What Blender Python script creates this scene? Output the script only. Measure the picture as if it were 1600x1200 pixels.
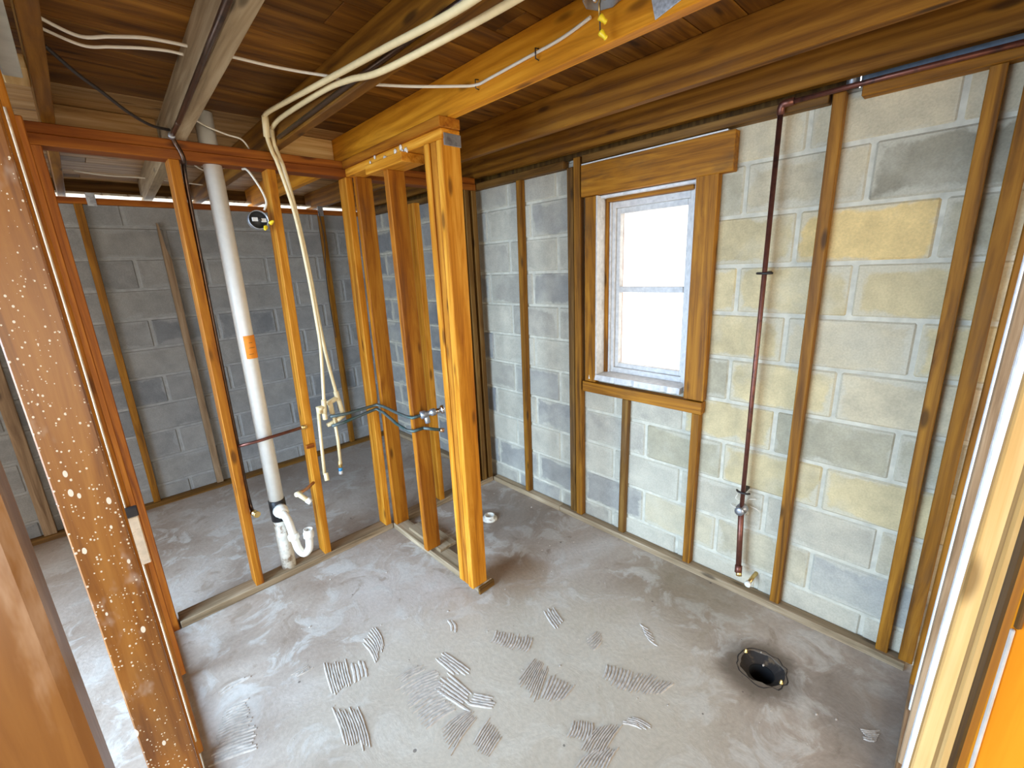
import bpy, bmesh, math, random
from mathutils import Vector, Matrix, noise

random.seed(7)
scene = bpy.context.scene
for o in list(bpy.data.objects):
    bpy.data.objects.remove(o)
COL = scene.collection

# ------------------------------------------------------------------ camera
CAM_H = 1.6
RIGHT = Vector((0.7186855, -0.6939567, -0.0437636))
DOWN = Vector((-0.2096225, -0.1562217, -0.9652218))
FWD = Vector((0.6629853, 0.7028648, -0.2577432))
cam = bpy.data.cameras.new('camera')
cam.sensor_width = 36.0
cam.lens = 36.0 * 686.445 / 1600.0
cam.clip_start = 0.02
cam_ob = bpy.data.objects.new('camera', cam)
m = Matrix.Identity(4)
for r in range(3):
    m[r][0], m[r][1], m[r][2] = RIGHT[r], -DOWN[r], -FWD[r]
m[2][3] = CAM_H
cam_ob.matrix_world = m
COL.objects.link(cam_ob)
scene.camera = cam_ob

# ------------------------------------------------------------------ view + world
scene.view_settings.view_transform = 'Standard'
scene.view_settings.look = 'None'
scene.view_settings.gamma = 1.0
scene.view_settings.use_curve_mapping = False
scene.view_settings.exposure = 0.1
try:
    scene.cycles.use_denoising = True
    scene.cycles.max_bounces = 8
    scene.cycles.diffuse_bounces = 6
    scene.cycles.sample_clamp_indirect = 6.0
except Exception:
    pass

w = bpy.data.worlds.new('overcast_sky')
scene.world = w
w.use_nodes = True
bg = w.node_tree.nodes['Background']
bg.inputs['Color'].default_value = (0.96, 0.98, 1.0, 1)
bg.inputs['Strength'].default_value = 3.0


# ------------------------------------------------------------------ big daylight openings
def area(name, loc, target, sx, sy, power, color, spread=180):
    l = bpy.data.lights.new(name, 'AREA')
    l.shape = 'RECTANGLE'
    l.size, l.size_y = sx, sy
    l.energy = power
    l.color = color
    l.spread = math.radians(spread)
    o = bpy.data.objects.new(name, l)
    o.location = loc
    o.rotation_euler = (Vector(target) - Vector(loc)).to_track_quat('-Z', 'Z').to_euler()
    COL.objects.link(o)
    return o


area('daylight_glass_door', (-1.82, 1.6, 1.05), (0.0, 1.6, 0.25), 2.5, 1.9, 122, (0.43, 0.67, 1.0), 100)
area('daylight_rear_window', (0.2, -2.35, 1.25), (0.75, 0.0, 1.2), 2.8, 1.5, 46, (1.0, 0.88, 0.68), 150)


# ------------------------------------------------------------------ materials
def newmat(name):
    mt = bpy.data.materials.new(name)
    mt.use_nodes = True
    nt = mt.node_tree
    b = nt.nodes['Principled BSDF']
    return mt, nt, b


def nd(nt, t, **kw):
    n = nt.nodes.new(t)
    for k, v in kw.items():
        if k.startswith('i_'):
            n.inputs[k[2:].replace('_', ' ')].default_value = v
        else:
            setattr(n, k, v)
    return n


def ramp(nt, fac, stops):
    r = nd(nt, 'ShaderNodeValToRGB')
    e = r.color_ramp.elements
    while len(e) < len(stops):
        e.new(0.5)
    for el, (p, c) in zip(e, stops):
        el.position = p
        el.color = (*c, 1)
    nt.links.new(fac, r.inputs[0])
    return r.outputs[0]


def mixc(nt, fac, a, b, mode='MIX'):
    n = nd(nt, 'ShaderNodeMix', data_type='RGBA', blend_type=mode)
    for sock, v in ((n.inputs[0], fac), (n.inputs[6], a), (n.inputs[7], b)):
        if hasattr(v, 'is_linked'):
            nt.links.new(v, sock)
        elif isinstance(v, (int, float)):
            sock.default_value = v
        else:
            sock.default_value = (*v, 1)
    return n.outputs[2]


def mth(nt, op, a, b=None, clamp=False):
    n = nd(nt, 'ShaderNodeMath', operation=op, use_clamp=clamp)
    for i, v in enumerate((a, b)):
        if v is None:
            continue
        if hasattr(v, 'is_linked'):
            nt.links.new(v, n.inputs[i])
        else:
            n.inputs[i].default_value = v
    return n.outputs[0]


def smooth(nt, v, lo, hi):
    n = nd(nt, 'ShaderNodeMapRange', interpolation_type='SMOOTHSTEP')
    nt.links.new(v, n.inputs[0])
    n.inputs[1].default_value = lo
    n.inputs[2].default_value = hi
    return n.outputs[0]


def bump(nt, b, h, strength=0.3, dist=0.002):
    n = nd(nt, 'ShaderNodeBump')
    n.inputs['Strength'].default_value = strength
    n.inputs['Distance'].default_value = dist
    nt.links.new(h, n.inputs['Height'])
    nt.links.new(n.outputs[0], b.inputs['Normal'])


def coords(nt, scale=(1, 1, 1), kind='Object', shift=True):
    tc = nd(nt, 'ShaderNodeTexCoord')
    v = tc.outputs[kind]
    if shift:
        oi = nd(nt, 'ShaderNodeObjectInfo')
        cm = nd(nt, 'ShaderNodeCombineXYZ')
        for i, k in enumerate((13.0, 29.0, 47.0)):
            nt.links.new(mth(nt, 'MULTIPLY', oi.outputs['Random'], k), cm.inputs[i])
        ad = nd(nt, 'ShaderNodeVectorMath', operation='ADD')
        nt.links.new(v, ad.inputs[0])
        nt.links.new(cm.outputs[0], ad.inputs[1])
        v = ad.outputs[0]
    mp = nd(nt, 'ShaderNodeMapping')
    mp.inputs['Scale'].default_value = scale
    nt.links.new(v, mp.inputs[0])
    return mp.outputs[0]


def ntex(nt, vec, scale, detail=4, rough=0.55, dist=0.0):
    n = nd(nt, 'ShaderNodeTexNoise')
    n.inputs['Scale'].default_value = scale
    n.inputs['Detail'].default_value = detail
    n.inputs['Roughness'].default_value = rough
    n.inputs['Distortion'].default_value = dist
    nt.links.new(vec, n.inputs['Vector'])
    return n.outputs[0]


def wood(name, dark, mid, light, rough=0.6, vary=0.25, specks=0.0, dirt=0.25, stain=(0.09, 0.06, 0.04), grain=1.0, stain_scale=(5, 5, 1.6), spec=0.22):
    mt, nt, b = newmat(name)
    v = coords(nt, (14, 14, 1.1))
    g1 = ntex(nt, v, 1.7, 5, 0.62, 1.2)
    # cathedral rings
    wv = nd(nt, 'ShaderNodeTexWave', wave_type='RINGS', rings_direction='Z')
    wv.inputs['Scale'].default_value = 0.55
    wv.inputs['Distortion'].default_value = 9.0
    wv.inputs['Detail'].default_value = 2.5
    wv.inputs['Detail Scale'].default_value = 0.45
    nt.links.new(v, wv.inputs['Vector'])
    f2 = ntex(nt, coords(nt, (130, 130, 3.5)), 1.0, 3)
    fac = mth(nt, 'ADD', mth(nt, 'MULTIPLY', g1, 0.78), mth(nt, 'MULTIPLY', wv.outputs[0], 0.11 * grain))
    fac = mth(nt, 'ADD', fac, mth(nt, 'MULTIPLY', f2, 0.22))
    c = ramp(nt, fac, [(0.36, dark), (0.54, mid), (0.74, light)])
    # broad stains
    st = smooth(nt, ntex(nt, coords(nt, stain_scale), 1.0, 5, 0.65), 0.52, 0.72)
    c = mixc(nt, mth(nt, 'MULTIPLY', st, dirt), c, stain)
    # knots
    vo = nd(nt, 'ShaderNodeTexVoronoi', feature='F1')
    vo.inputs['Scale'].default_value = 1.0
    nt.links.new(coords(nt, (11, 11, 3.2)), vo.inputs['Vector'])
    kn = smooth(nt, vo.outputs['Distance'], 0.17, 0.06)
    c = mixc(nt, mth(nt, 'MULTIPLY', kn, 0.75), c, tuple(x * 0.35 for x in dark))
    oi = nd(nt, 'ShaderNodeObjectInfo')
    hs = nd(nt, 'ShaderNodeHueSaturation')
    nt.links.new(mth(nt, 'ADD', mth(nt, 'MULTIPLY', oi.outputs['Random'], vary), 1.0 - vary / 2), hs.inputs['Value'])
    nt.links.new(c, hs.inputs['Color'])
    c = hs.outputs[0]
    h = fac
    if specks > 0:
        vs = nd(nt, 'ShaderNodeTexVoronoi', feature='F1')
        vs.inputs['Scale'].default_value = 1.0
        nt.links.new(coords(nt, (190, 190, 140)), vs.inputs['Vector'])
        sz = nd(nt, 'ShaderNodeSeparateColor')
        nt.links.new(vs.outputs['Color'], sz.inputs[0])
        big = mth(nt, 'MULTIPLY', mth(nt, 'POWER', sz.outputs[0], 2.4), 0.40)
        dens = smooth(nt, ntex(nt, coords(nt, (6, 6, 4)), 1.0, 2), 0.15, 0.5)
        sp = mth(nt, 'LESS_THAN', vs.outputs['Distance'], mth(nt, 'MULTIPLY', big, dens))
        c = mixc(nt, mth(nt, 'MULTIPLY', sp, specks), c, (0.82, 0.74, 0.58))
        vs2 = nd(nt, 'ShaderNodeTexVoronoi', feature='F1')
        vs2.inputs['Scale'].default_value = 1.0
        nt.links.new(coords(nt, (34, 34, 16)), vs2.inputs['Vector'])
        sz2 = nd(nt, 'ShaderNodeSeparateColor')
        nt.links.new(vs2.outputs['Color'], sz2.inputs[0])
        sp2 = mth(nt, 'LESS_THAN', vs2.outputs['Distance'], mth(nt, 'MULTIPLY', mth(nt, 'POWER', sz2.outputs[1], 6.0), 0.22))
        c = mixc(nt, mth(nt, 'MULTIPLY', sp2, specks), c, (0.88, 0.82, 0.68))
        sm = smooth(nt, ntex(nt, coords(nt, (9, 9, 5)), 1.0, 4, 0.6), 0.6, 0.7)
        c = mixc(nt, mth(nt, 'MULTIPLY', sm, 0.5), c, (0.60, 0.48, 0.38))
        h = mth(nt, 'ADD', fac, mth(nt, 'MULTIPLY', sp, 0.6))
    nt.links.new(c, b.inputs['Base Color'])
    b.inputs['Roughness'].default_value = rough
    b.inputs['Specular IOR Level'].default_value = spec
    bump(nt, b, h, 0.35, 0.0015)
    return mt


def plain(name, col, rough=0.5, metal=0.0, nscale=40, var=0.15, spots=None, bumpy=0.1):
    mt, nt, b = newmat(name)
    v = coords(nt)
    n = ntex(nt, v, nscale, 4)
    c = ramp(nt, n, [(0.3, tuple(x * (1 - var) for x in col)), (0.7, tuple(min(1, x * (1 + var)) for x in col))])
    if spots:
        sc_, lo, hi, sc2 = spots
        s = smooth(nt, ntex(nt, coords(nt), sc_, 5, 0.65), lo, hi)
        c = mixc(nt, s, c, sc2)
    nt.links.new(c, b.inputs['Base Color'])
    b.inputs['Roughness'].default_value = rough
    b.inputs['Metallic'].default_value = metal
    if bumpy:
        bump(nt, b, n, bumpy, 0.001)
    return mt


M = {}
M['pine'] = wood('orange_pine', (0.17, 0.042, 0.002), (0.37, 0.115, 0.004), (0.54, 0.21, 0.014))
M['pine_bright'] = wood('bright_pine', (0.32, 0.095, 0.003), (0.55, 0.20, 0.008), (0.74, 0.345, 0.04), dirt=0.12)
M['pine_red'] = wood('reddish_pine', (0.14, 0.03, 0.002), (0.27, 0.068, 0.004), (0.39, 0.12, 0.009))
M['joist'] = wood('joist_fir', (0.075, 0.025, 0.0015), (0.175, 0.064, 0.003), (0.29, 0.122, 0.010), grain=1.6)
M['joist_bright'] = wood('joist_bright_fir', (0.36, 0.12, 0.004), (0.55, 0.205, 0.007), (0.70, 0.30, 0.018), dirt=0.1)
M['joist_grey'] = wood('joist_grey_fir', (0.20, 0.135, 0.07), (0.34, 0.24, 0.13), (0.46, 0.35, 0.21), dirt=0.2)
M['plank'] = wood('deck_planks', (0.065, 0.021, 0.0015), (0.15, 0.054, 0.004), (0.26, 0.107, 0.011), vary=0.75)
M['plank_tan'] = wood('tan_deck_planks', (0.16, 0.075, 0.018), (0.30, 0.16, 0.05), (0.42, 0.26, 0.11), vary=0.6)
M['weathered'] = wood('weathered_brown', (0.15, 0.085, 0.04), (0.28, 0.175, 0.09), (0.42, 0.29, 0.17), dirt=0.35)
M['furring'] = wood('furring_wood', (0.10, 0.036, 0.002), (0.23, 0.088, 0.005), (0.36, 0.152, 0.012), dirt=0.3)
M['furring_dark'] = wood('furring_dark', (0.06, 0.026, 0.004), (0.135, 0.06, 0.009), (0.22, 0.11, 0.022), dirt=0.35)
M['sill_plate'] = wood('sole_plate_wood', (0.17, 0.115, 0.06), (0.32, 0.225, 0.125), (0.46, 0.35, 0.22), dirt=0.4)
M['casing'] = wood('casing_board', (0.13, 0.043, 0.003), (0.32, 0.12, 0.006), (0.50, 0.215, 0.015), dirt=0.75, grain=0.4, stain=(0.10, 0.05, 0.015))
M['speckled'] = wood('speckled_stud', (0.19, 0.06, 0.006), (0.34, 0.125, 0.014), (0.45, 0.19, 0.03), rough=0.38, specks=0.95, dirt=0.3, spec=0.45)
M['glossy_stud'] = wood('glossy_stud', (0.11, 0.036, 0.004), (0.21, 0.08, 0.011), (0.30, 0.135, 0.026), rough=0.3, dirt=0.6, stain=(0.52, 0.36, 0.24), stain_scale=(28, 28, 6), spec=0.5)
M['panel_orange'] = wood('orange_board', (0.58, 0.18, 0.002), (0.74, 0.25, 0.004), (0.84, 0.33, 0.012), dirt=0.06)
M['pale_pine'] = wood('pale_pine', (0.50, 0.26, 0.07), (0.68, 0.40, 0.13), (0.82, 0.56, 0.24), dirt=0.12)
M['white_paint'] = plain('white_paint', (0.88, 0.9, 0.9), 0.5, spots=(18, 0.80, 0.86, (0.45, 0.47, 0.52)))
M['window_white'] = plain('window_white', (0.60, 0.57, 0.52), 0.45, spots=(45, 0.64, 0.76, (0.42, 0.37, 0.31)))
M['reveal'] = plain('reveal_plaster', (0.66, 0.65, 0.62), 0.8, spots=(14, 0.55, 0.7, (0.5, 0.48, 0.44)))
M['pvc'] = plain('white_pvc', (0.80, 0.765, 0.66), 0.35, var=0.04)
M['pvc_dirty'] = plain('dirty_pvc', (0.74, 0.68, 0.55), 0.5, spots=(22, 0.52, 0.66, (0.3, 0.2, 0.12)))
M['cpvc'] = plain('cream_cpvc', (0.76, 0.60, 0.32), 0.42, var=0.06)
M['orange_label'] = plain('orange_label', (0.9, 0.3, 0.02), 0.5, var=0.1)
M['label_ink'] = plain('label_ink', (0.25, 0.09, 0.02), 0.6)
M['rubber_and_shade'] = plain('black_rubber_and_shade', (0.015, 0.015, 0.016), 0.45)
M['copper'] = plain('aged_copper', (0.20, 0.075, 0.05), 0.42, 0.75, spots=(18, 0.5, 0.7, (0.075, 0.04, 0.035)))
M['copper_dark'] = plain('dark_copper', (0.095, 0.055, 0.035), 0.3, 0.8, spots=(18, 0.5, 0.7, (0.035, 0.025, 0.02)))
M['copper_green'] = plain('green_copper', (0.11, 0.13, 0.115), 0.5, 0.5, spots=(16, 0.45, 0.65, (0.05, 0.10, 0.085)))
M['copper_bright'] = plain('bright_copper', (0.55, 0.27, 0.12), 0.35, 0.8)
M['brass'] = plain('brass', (0.72, 0.5, 0.18), 0.3, 0.9)
M['chrome'] = plain('chrome', (0.75, 0.75, 0.75), 0.15, 1.0)
M['galv'] = plain('galvanised_steel', (0.42, 0.43, 0.44), 0.4, 0.8, spots=(20, 0.5, 0.65, (0.25, 0.25, 0.26)))
M['iron'] = plain('black_iron', (0.035, 0.03, 0.027), 0.55, 0.4, spots=(30, 0.55, 0.7, (0.10, 0.07, 0.04)))
M['drain_shade'] = plain('black_drain', (0.006, 0.006, 0.006), 0.9, bumpy=0)  # near-black puts the shade of the open hole into the pipe colour
M['rust'] = plain('rusty_flange', (0.022, 0.016, 0.012), 0.9, spots=(26, 0.52, 0.68, (0.10, 0.065, 0.035)), bumpy=0.5)
M['cable_white'] = plain('white_cable', (0.74, 0.66, 0.52), 0.45, var=0.05)
M['cable_black'] = plain('black_cable', (0.03, 0.022, 0.018), 0.5)
M['yellow'] = plain('yellow_plastic', (0.95, 0.68, 0.02), 0.4, var=0.05)
M['blue'] = plain('blue_plastic', (0.03, 0.25, 0.5), 0.4, var=0.05)
M['red'] = plain('red_plastic', (0.7, 0.05, 0.04), 0.4, var=0.05)
M['tape'] = plain('grey_tape', (0.46, 0.49, 0.52), 0.35, 0.3, nscale=120, var=0.3)
M['box_plate'] = plain('printed_plate', (0.7, 0.7, 0.66), 0.5)
M['rim_blue'] = plain('blue_grey_rim', (0.235, 0.29, 0.35), 0.8, spots=(9, 0.5, 0.7, (0.16, 0.2, 0.25)))
M['thinset'] = plain('thinset_mortar', (0.49, 0.42, 0.34), 0.85, nscale=60, var=0.18, bumpy=0.4)
M['beige_tag'] = plain('beige_tag', (0.72, 0.55, 0.36), 0.6, spots=(35, 0.55, 0.7, (0.45, 0.3, 0.17)))
M['drywall'] = plain('grey_drywall', (0.50, 0.50, 0.42), 0.85, nscale=14)
M['foam'] = plain('clear_adhesive', (0.72, 0.62, 0.48), 0.15, var=0.2)
M['plain_wall'] = plain('plaster_wall', (0.62, 0.60, 0.56), 0.9)


def mat_block(name, mcol):
    mt, nt, b = newmat(name)
    oi = nd(nt, 'ShaderNodeObjectInfo')
    base = oi.outputs['Color']
    v = coords(nt)
    n = ntex(nt, v, 9, 6, 0.65)
    c = mixc(nt, 0.55, base, ramp(nt, n, [(0.28, (0.55, 0.55, 0.55)), (0.72, (1.25, 1.22, 1.15))]), 'MULTIPLY')
    # second tint patches
    pt = smooth(nt, ntex(nt, coords(nt), 3.1, 4, 0.6), 0.48, 0.66)
    c = mixc(nt, mth(nt, 'MULTIPLY', pt, 0.35), c, mcol)
    # mortar smeared over the face, thicker to the rim of the block
    ge = nd(nt, 'ShaderNodeTexCoord')
    sx = nd(nt, 'ShaderNodeSeparateXYZ')
    nt.links.new(ge.outputs['Generated'], sx.inputs[0])
    ex = mth(nt, 'MULTIPLY', mth(nt, 'SUBTRACT', 0.5, mth(nt, 'ABSOLUTE', mth(nt, 'SUBTRACT', sx.outputs[0], 0.5))), 0.395)
    ez = mth(nt, 'MULTIPLY', mth(nt, 'SUBTRACT', 0.5, mth(nt, 'ABSOLUTE', mth(nt, 'SUBTRACT', sx.outputs[2], 0.5))), 0.192)
    dist = mth(nt, 'MINIMUM', ex, ez)
    nb = ntex(nt, coords(nt), 4.5, 6, 0.62, 0.5)
    k = mth(nt, 'ADD', dist, mth(nt, 'MULTIPLY', mth(nt, 'SUBTRACT', nb, 0.5), 0.16))
    sm = smooth(nt, k, 0.022, 0.002)
    mo = nd(nt, 'ShaderNodeMix', data_type='RGBA')
    mo.inputs[0].default_value = 0.8
    nt.links.new(base, mo.inputs[6])
    mo.inputs[7].default_value = (*mcol, 1)
    c = mixc(nt, mth(nt, 'MULTIPLY', sm, 0.8), c, mo.outputs[2])
    fine = ntex(nt, coords(nt), 150, 3)
    c = mixc(nt, 0.25, c, ramp(nt, fine, [(0.35, (0.6, 0.6, 0.6)), (0.65, (1.15, 1.15, 1.15))]), 'MULTIPLY')
    nt.links.new(c, b.inputs['Base Color'])
    b.inputs['Roughness'].default_value = 0.92
    bump(nt, b, mth(nt, 'ADD', mth(nt, 'MULTIPLY', sm, 0.8), mth(nt, 'ADD', fine, n)), 0.5, 0.003)
    return mt


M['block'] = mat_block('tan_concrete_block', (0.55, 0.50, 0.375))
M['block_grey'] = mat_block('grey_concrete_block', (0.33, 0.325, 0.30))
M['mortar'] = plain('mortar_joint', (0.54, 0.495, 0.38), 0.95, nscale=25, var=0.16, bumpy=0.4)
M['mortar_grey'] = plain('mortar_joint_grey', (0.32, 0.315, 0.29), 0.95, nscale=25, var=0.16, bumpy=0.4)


def mat_floor():
    mt, nt, b = newmat('concrete_slab')
    v = coords(nt, shift=False)
    n1 = ntex(nt, v, 1.7, 6, 0.62, 0.5)
    n2 = ntex(nt, v, 6.5, 6, 0.65, 0.8)
    n3 = ntex(nt, v, 60, 4)
    c = ramp(nt, n1, [(0.3, (0.30, 0.215, 0.15)), (0.5, (0.43, 0.345, 0.265)), (0.7, (0.56, 0.485, 0.405))])
    c = mixc(nt, smooth(nt, n2, 0.5, 0.62), c, (0.53, 0.47, 0.39))
    c = mixc(nt, mth(nt, 'MULTIPLY', smooth(nt, n2, 0.42, 0.32), 0.6), c, (0.27, 0.195, 0.13))
    sx = nd(nt, 'ShaderNodeSeparateXYZ')
    nt.links.new(v, sx.inputs[0])

    def spot(cx, cy, r0, r1, col, amt, wob=0.35):
        dx = mth(nt, 'SUBTRACT', sx.outputs[0], cx)
        dy = mth(nt, 'SUBTRACT', sx.outputs[1], cy)
        d = mth(nt, 'SQRT', mth(nt, 'ADD', mth(nt, 'MULTIPLY', dx, dx), mth(nt, 'MULTIPLY', dy, dy)))
        d = mth(nt, 'ADD', d, mth(nt, 'MULTIPLY', mth(nt, 'SUBTRACT', n2, 0.5), wob))
        return mth(nt, 'MULTIPLY', smooth(nt, d, r1, r0), amt), col

    # rusty water stains, thinset residue haze, damp ring round the drain, plain darker patches
    for args in ((1.36, 1.46, 0.05, 0.28, (0.235, 0.125, 0.05), 0.75), (1.95, 0.75, 0.05, 0.45, (0.23, 0.17, 0.09), 0.6),
                 (1.0, 0.85, 0.3, 0.85, (0.58, 0.50, 0.37), 0.7), (0.6, 1.25, 0.2, 0.6, (0.57, 0.495, 0.38), 0.65),
                 (1.64, 0.37, 0.09, 0.2, (0.10, 0.07, 0.045), 0.85, 0.12), (1.7, -0.02, 0.1, 0.4, (0.15, 0.125, 0.10), 0.55),
                 (1.75, 1.95, 0.1, 0.5, (0.19, 0.14, 0.10), 0.6), (1.2, 3.75, 0.3, 0.9, (0.21, 0.165, 0.13), 0.5)):  # last spot paints in the dim floor near the far wall
        f, col = spot(*args)
        c = mixc(nt, f, c, col)
    c = mixc(nt, 0.35, c, ramp(nt, n3, [(0.3, (0.7, 0.7, 0.7)), (0.7, (1.15, 1.15, 1.15))]), 'MULTIPLY')
    vs = nd(nt, 'ShaderNodeTexVoronoi', feature='F1')
    vs.inputs['Scale'].default_value = 16
    nt.links.new(v, vs.inputs['Vector'])
    sc_ = nd(nt, 'ShaderNodeSeparateColor')
    nt.links.new(vs.outputs['Color'], sc_.inputs[0])
    pit = mth(nt, 'LESS_THAN', vs.outputs['Distance'], mth(nt, 'MULTIPLY', mth(nt, 'POWER', sc_.outputs[0], 7.0), 0.11))
    c = mixc(nt, mth(nt, 'MULTIPLY', pit, 0.7), c, (0.1, 0.075, 0.06))
    nt.links.new(c, b.inputs['Base Color'])
    nt.links.new(ramp(nt, n2, [(0.3, (0.42,) * 3), (0.7, (0.66,) * 3)]), b.inputs['Roughness'])
    bump(nt, b, mth(nt, 'ADD', mth(nt, 'MULTIPLY', n2, 1.2), mth(nt, 'MULTIPLY', n3, 0.25)), 0.45, 0.006)
    return mt


M['floor'] = mat_floor()


def mat_glass():
    mt, nt, b = newmat('window_glass')
    tr = nd(nt, 'ShaderNodeBsdfTransparent')
    gl = nd(nt, 'ShaderNodeBsdfGlossy')
    gl.inputs['Roughness'].default_value = 0.02
    mx = nd(nt, 'ShaderNodeMixShader')
    mx.inputs[0].default_value = 0.06
    nt.links.new(tr.outputs[0], mx.inputs[1])
    nt.links.new(gl.outputs[0], mx.inputs[2])
    nt.links.new(mx.outputs[0], nt.nodes['Material Output'].inputs[0])
    return mt


M['glass'] = mat_glass()


# ------------------------------------------------------------------ mesh helpers
def link(name, me, mat=None, parent=None):
    o = bpy.data.objects.new(name, me)
    COL.objects.link(o)
    if mat is not None and me is not None and len(me.materials) == 0:
        me.materials.append(M[mat] if isinstance(mat, str) else mat)
    if parent is not None:
        o.parent = parent
        o.matrix_parent_inverse = Matrix.Translation(parent.location).inverted()
    return o


def tag(o, label, cat, group=None):
    o['label'] = label
    o['category'] = cat
    if group:
        o['group'] = group
    return o


def struct(o, label=None):
    o['kind'] = 'structure'
    if label:
        o['label'] = label
    return o


def thing(name, loc, label, cat, group=None):
    o = bpy.data.objects.new(name, None)
    o.empty_display_size = 0.05
    o.location = loc
    COL.objects.link(o)
    return tag(o, label, cat, group)


def bm_done(bm, name):
    bmesh.ops.recalc_face_normals(bm, faces=bm.faces)
    me = bpy.data.meshes.new(name)
    bm.to_mesh(me)
    bm.free()
    return me


_boxes = {}


def boxmesh(w, d, h, bev=0.0025, mat=None):
    key = (round(w, 4), round(d, 4), round(h, 4), bev, mat)
    if key in _boxes:
        return _boxes[key]
    bm = bmesh.new()
    bmesh.ops.create_cube(bm, size=1.0)
    for v in bm.verts:
        v.co = Vector((v.co.x * w, v.co.y * d, v.co.z * h))
    if bev > 0:
        bmesh.ops.bevel(bm, geom=list(bm.edges), offset=bev, segments=1, affect='EDGES', clamp_overlap=True)
    me = bm_done(bm, 'timber')
    if mat:
        me.materials.append(M[mat])
    _boxes[key] = me
    return me


def timber(name, a, b, w, d, mat, parent=None, side=None, bev=0.0025):
    """length of wood from a to b; w measured along `side`, d across it"""
    a, b = Vector(a), Vector(b)
    z = (b - a).normalized()
    s = Vector(side) if side else Vector((1, 0, 0)) if abs(z.x) < 0.9 else Vector((0, 1, 0))
    x = (s - z * s.dot(z)).normalized()
    y = z.cross(x)
    o = link(name, boxmesh(w, d, (b - a).length, bev, mat), None, None)
    mt = Matrix((x, y, z)).transposed().to_4x4()
    mt.translation = (a + b) / 2
    if parent is not None:
        o.parent = parent
        o.matrix_parent_inverse = Matrix.Translation(parent.location).inverted()
    o.matrix_basis = mt
    return o


def board(name, x0, x1, y0, y1, z0, z1, mat, parent=None, bev=0.0025):
    dx, dy, dz = x1 - x0, y1 - y0, z1 - z0
    cx, cy, cz = (x0 + x1) / 2, (y0 + y1) / 2, (z0 + z1) / 2
    if dz >= dx and dz >= dy:
        return timber(name, (cx, cy, z0), (cx, cy, z1), dx, dy, mat, parent, (1, 0, 0), bev)
    if dx >= dy:
        return timber(name, (x0, cy, cz), (x1, cy, cz), dy, dz, mat, parent, (0, 1, 0), bev)
    return timber(name, (cx, y0, cz), (cx, y1, cz), dx, dz, mat, parent, (1, 0, 0), bev)


def catmull(pts, n=8):
    pts = [Vector(p) for p in pts]
    out = []
    for i in range(len(pts) - 1):
        p0 = pts[max(i - 1, 0)]
        p1, p2 = pts[i], pts[i + 1]
        p3 = pts[min(i + 2, len(pts) - 1)]
        for k in range(n):
            t = k / n
            out.append(0.5 * ((2 * p1) + (p2 - p0) * t + (2 * p0 - 5 * p1 + 4 * p2 - p3) * t * t + (3 * p1 - p0 - 3 * p2 + p3) * t ** 3))
    out.append(pts[-1])
    return out


def tube_bm(bm, pts, r, seg=10, flat=1.0, caps=True):
    pts = [Vector(p) for p in pts]
    rs = r if isinstance(r, (list, tuple)) else [r] * len(pts)
    prev = None
    rings = []
    for i, p in enumerate(pts):
        if i == 0:
            t = (pts[1] - p).normalized()
        elif i == len(pts) - 1:
            t = (p - pts[i - 1]).normalized()
        else:
            t = ((pts[i + 1] - p).normalized() + (p - pts[i - 1]).normalized()).normalized()
        if prev is None:
            ref = Vector((0, 0, 1)) if abs(t.z) < 0.9 else Vector((1, 0, 0))
            n1 = t.cross(ref).normalized()
        else:
            n1 = (prev - t * prev.dot(t)).normalized()
        prev = n1
        n2 = t.cross(n1)
        sc = 1.0
        if 0 < i < len(pts) - 1:
            c = (pts[i + 1] - p).normalized().dot((p - pts[i - 1]).normalized())
            sc = min(1.5, 1 / max(0.5, math.sqrt(max(0.0, (1 + c) / 2))))
        rings.append([bm.verts.new(p + (n1 * math.cos(2 * math.pi * k / seg) * sc + n2 * math.sin(2 * math.pi * k / seg) * flat) * rs[i]) for k in range(seg)])
    for i in range(len(rings) - 1):
        for k in range(seg):
            f = bm.faces.new((rings[i][k], rings[i][(k + 1) % seg], rings[i + 1][(k + 1) % seg], rings[i + 1][k]))
            f.smooth = True
    if caps:
        bm.faces.new(rings[0][::-1])
        bm.faces.new(rings[-1])
    return bm


def tube(name, pts, r, mat, parent=None, seg=12, smoothed=False, flat=1.0):
    if smoothed:
        pts = catmull(pts)
    return link(name, bm_done(tube_bm(bmesh.new(), pts, r, seg, flat), name), mat, parent)


def lathe(name, base, axis, prof, mat, parent=None, seg=20):
    """prof: list of (radius, height along axis from base)"""
    base, axis = Vector(base), Vector(axis).normalized()
    ref = Vector((0, 0, 1)) if abs(axis.z) < 0.9 else Vector((1, 0, 0))
    u = axis.cross(ref).normalized()
    v = axis.cross(u)
    bm = bmesh.new()
    rings = []
    for r, h in prof:
        rings.append([bm.verts.new(base + axis * h + (u * math.cos(2 * math.pi * k / seg) + v * math.sin(2 * math.pi * k / seg)) * max(r, 1e-4)) for k in range(seg)])
    for i in range(len(rings) - 1):
        for k in range(seg):
            f = bm.faces.new((rings[i][k], rings[i][(k + 1) % seg], rings[i + 1][(k + 1) % seg], rings[i + 1][k]))
            f.smooth = True
    bm.faces.new(rings[0][::-1])
    bm.faces.new(rings[-1])
    return link(name, bm_done(bm, name), mat, parent)


def blob_bm(bm, c, r, squash=(1, 1, 1), seed=0, amp=0.25):
    res = bmesh.ops.create_icosphere(bm, subdivisions=2, radius=1.0)
    for v in res['verts']:
        d = v.co.copy()
        k = 1 + amp * noise.noise(d * 1.7 + Vector((seed * 3.1, seed, 0)))
        v.co = Vector(c) + Vector((d.x * squash[0], d.y * squash[1], d.z * squash[2])) * r * k
    for f in bm.faces:
        f.smooth = True


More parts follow.
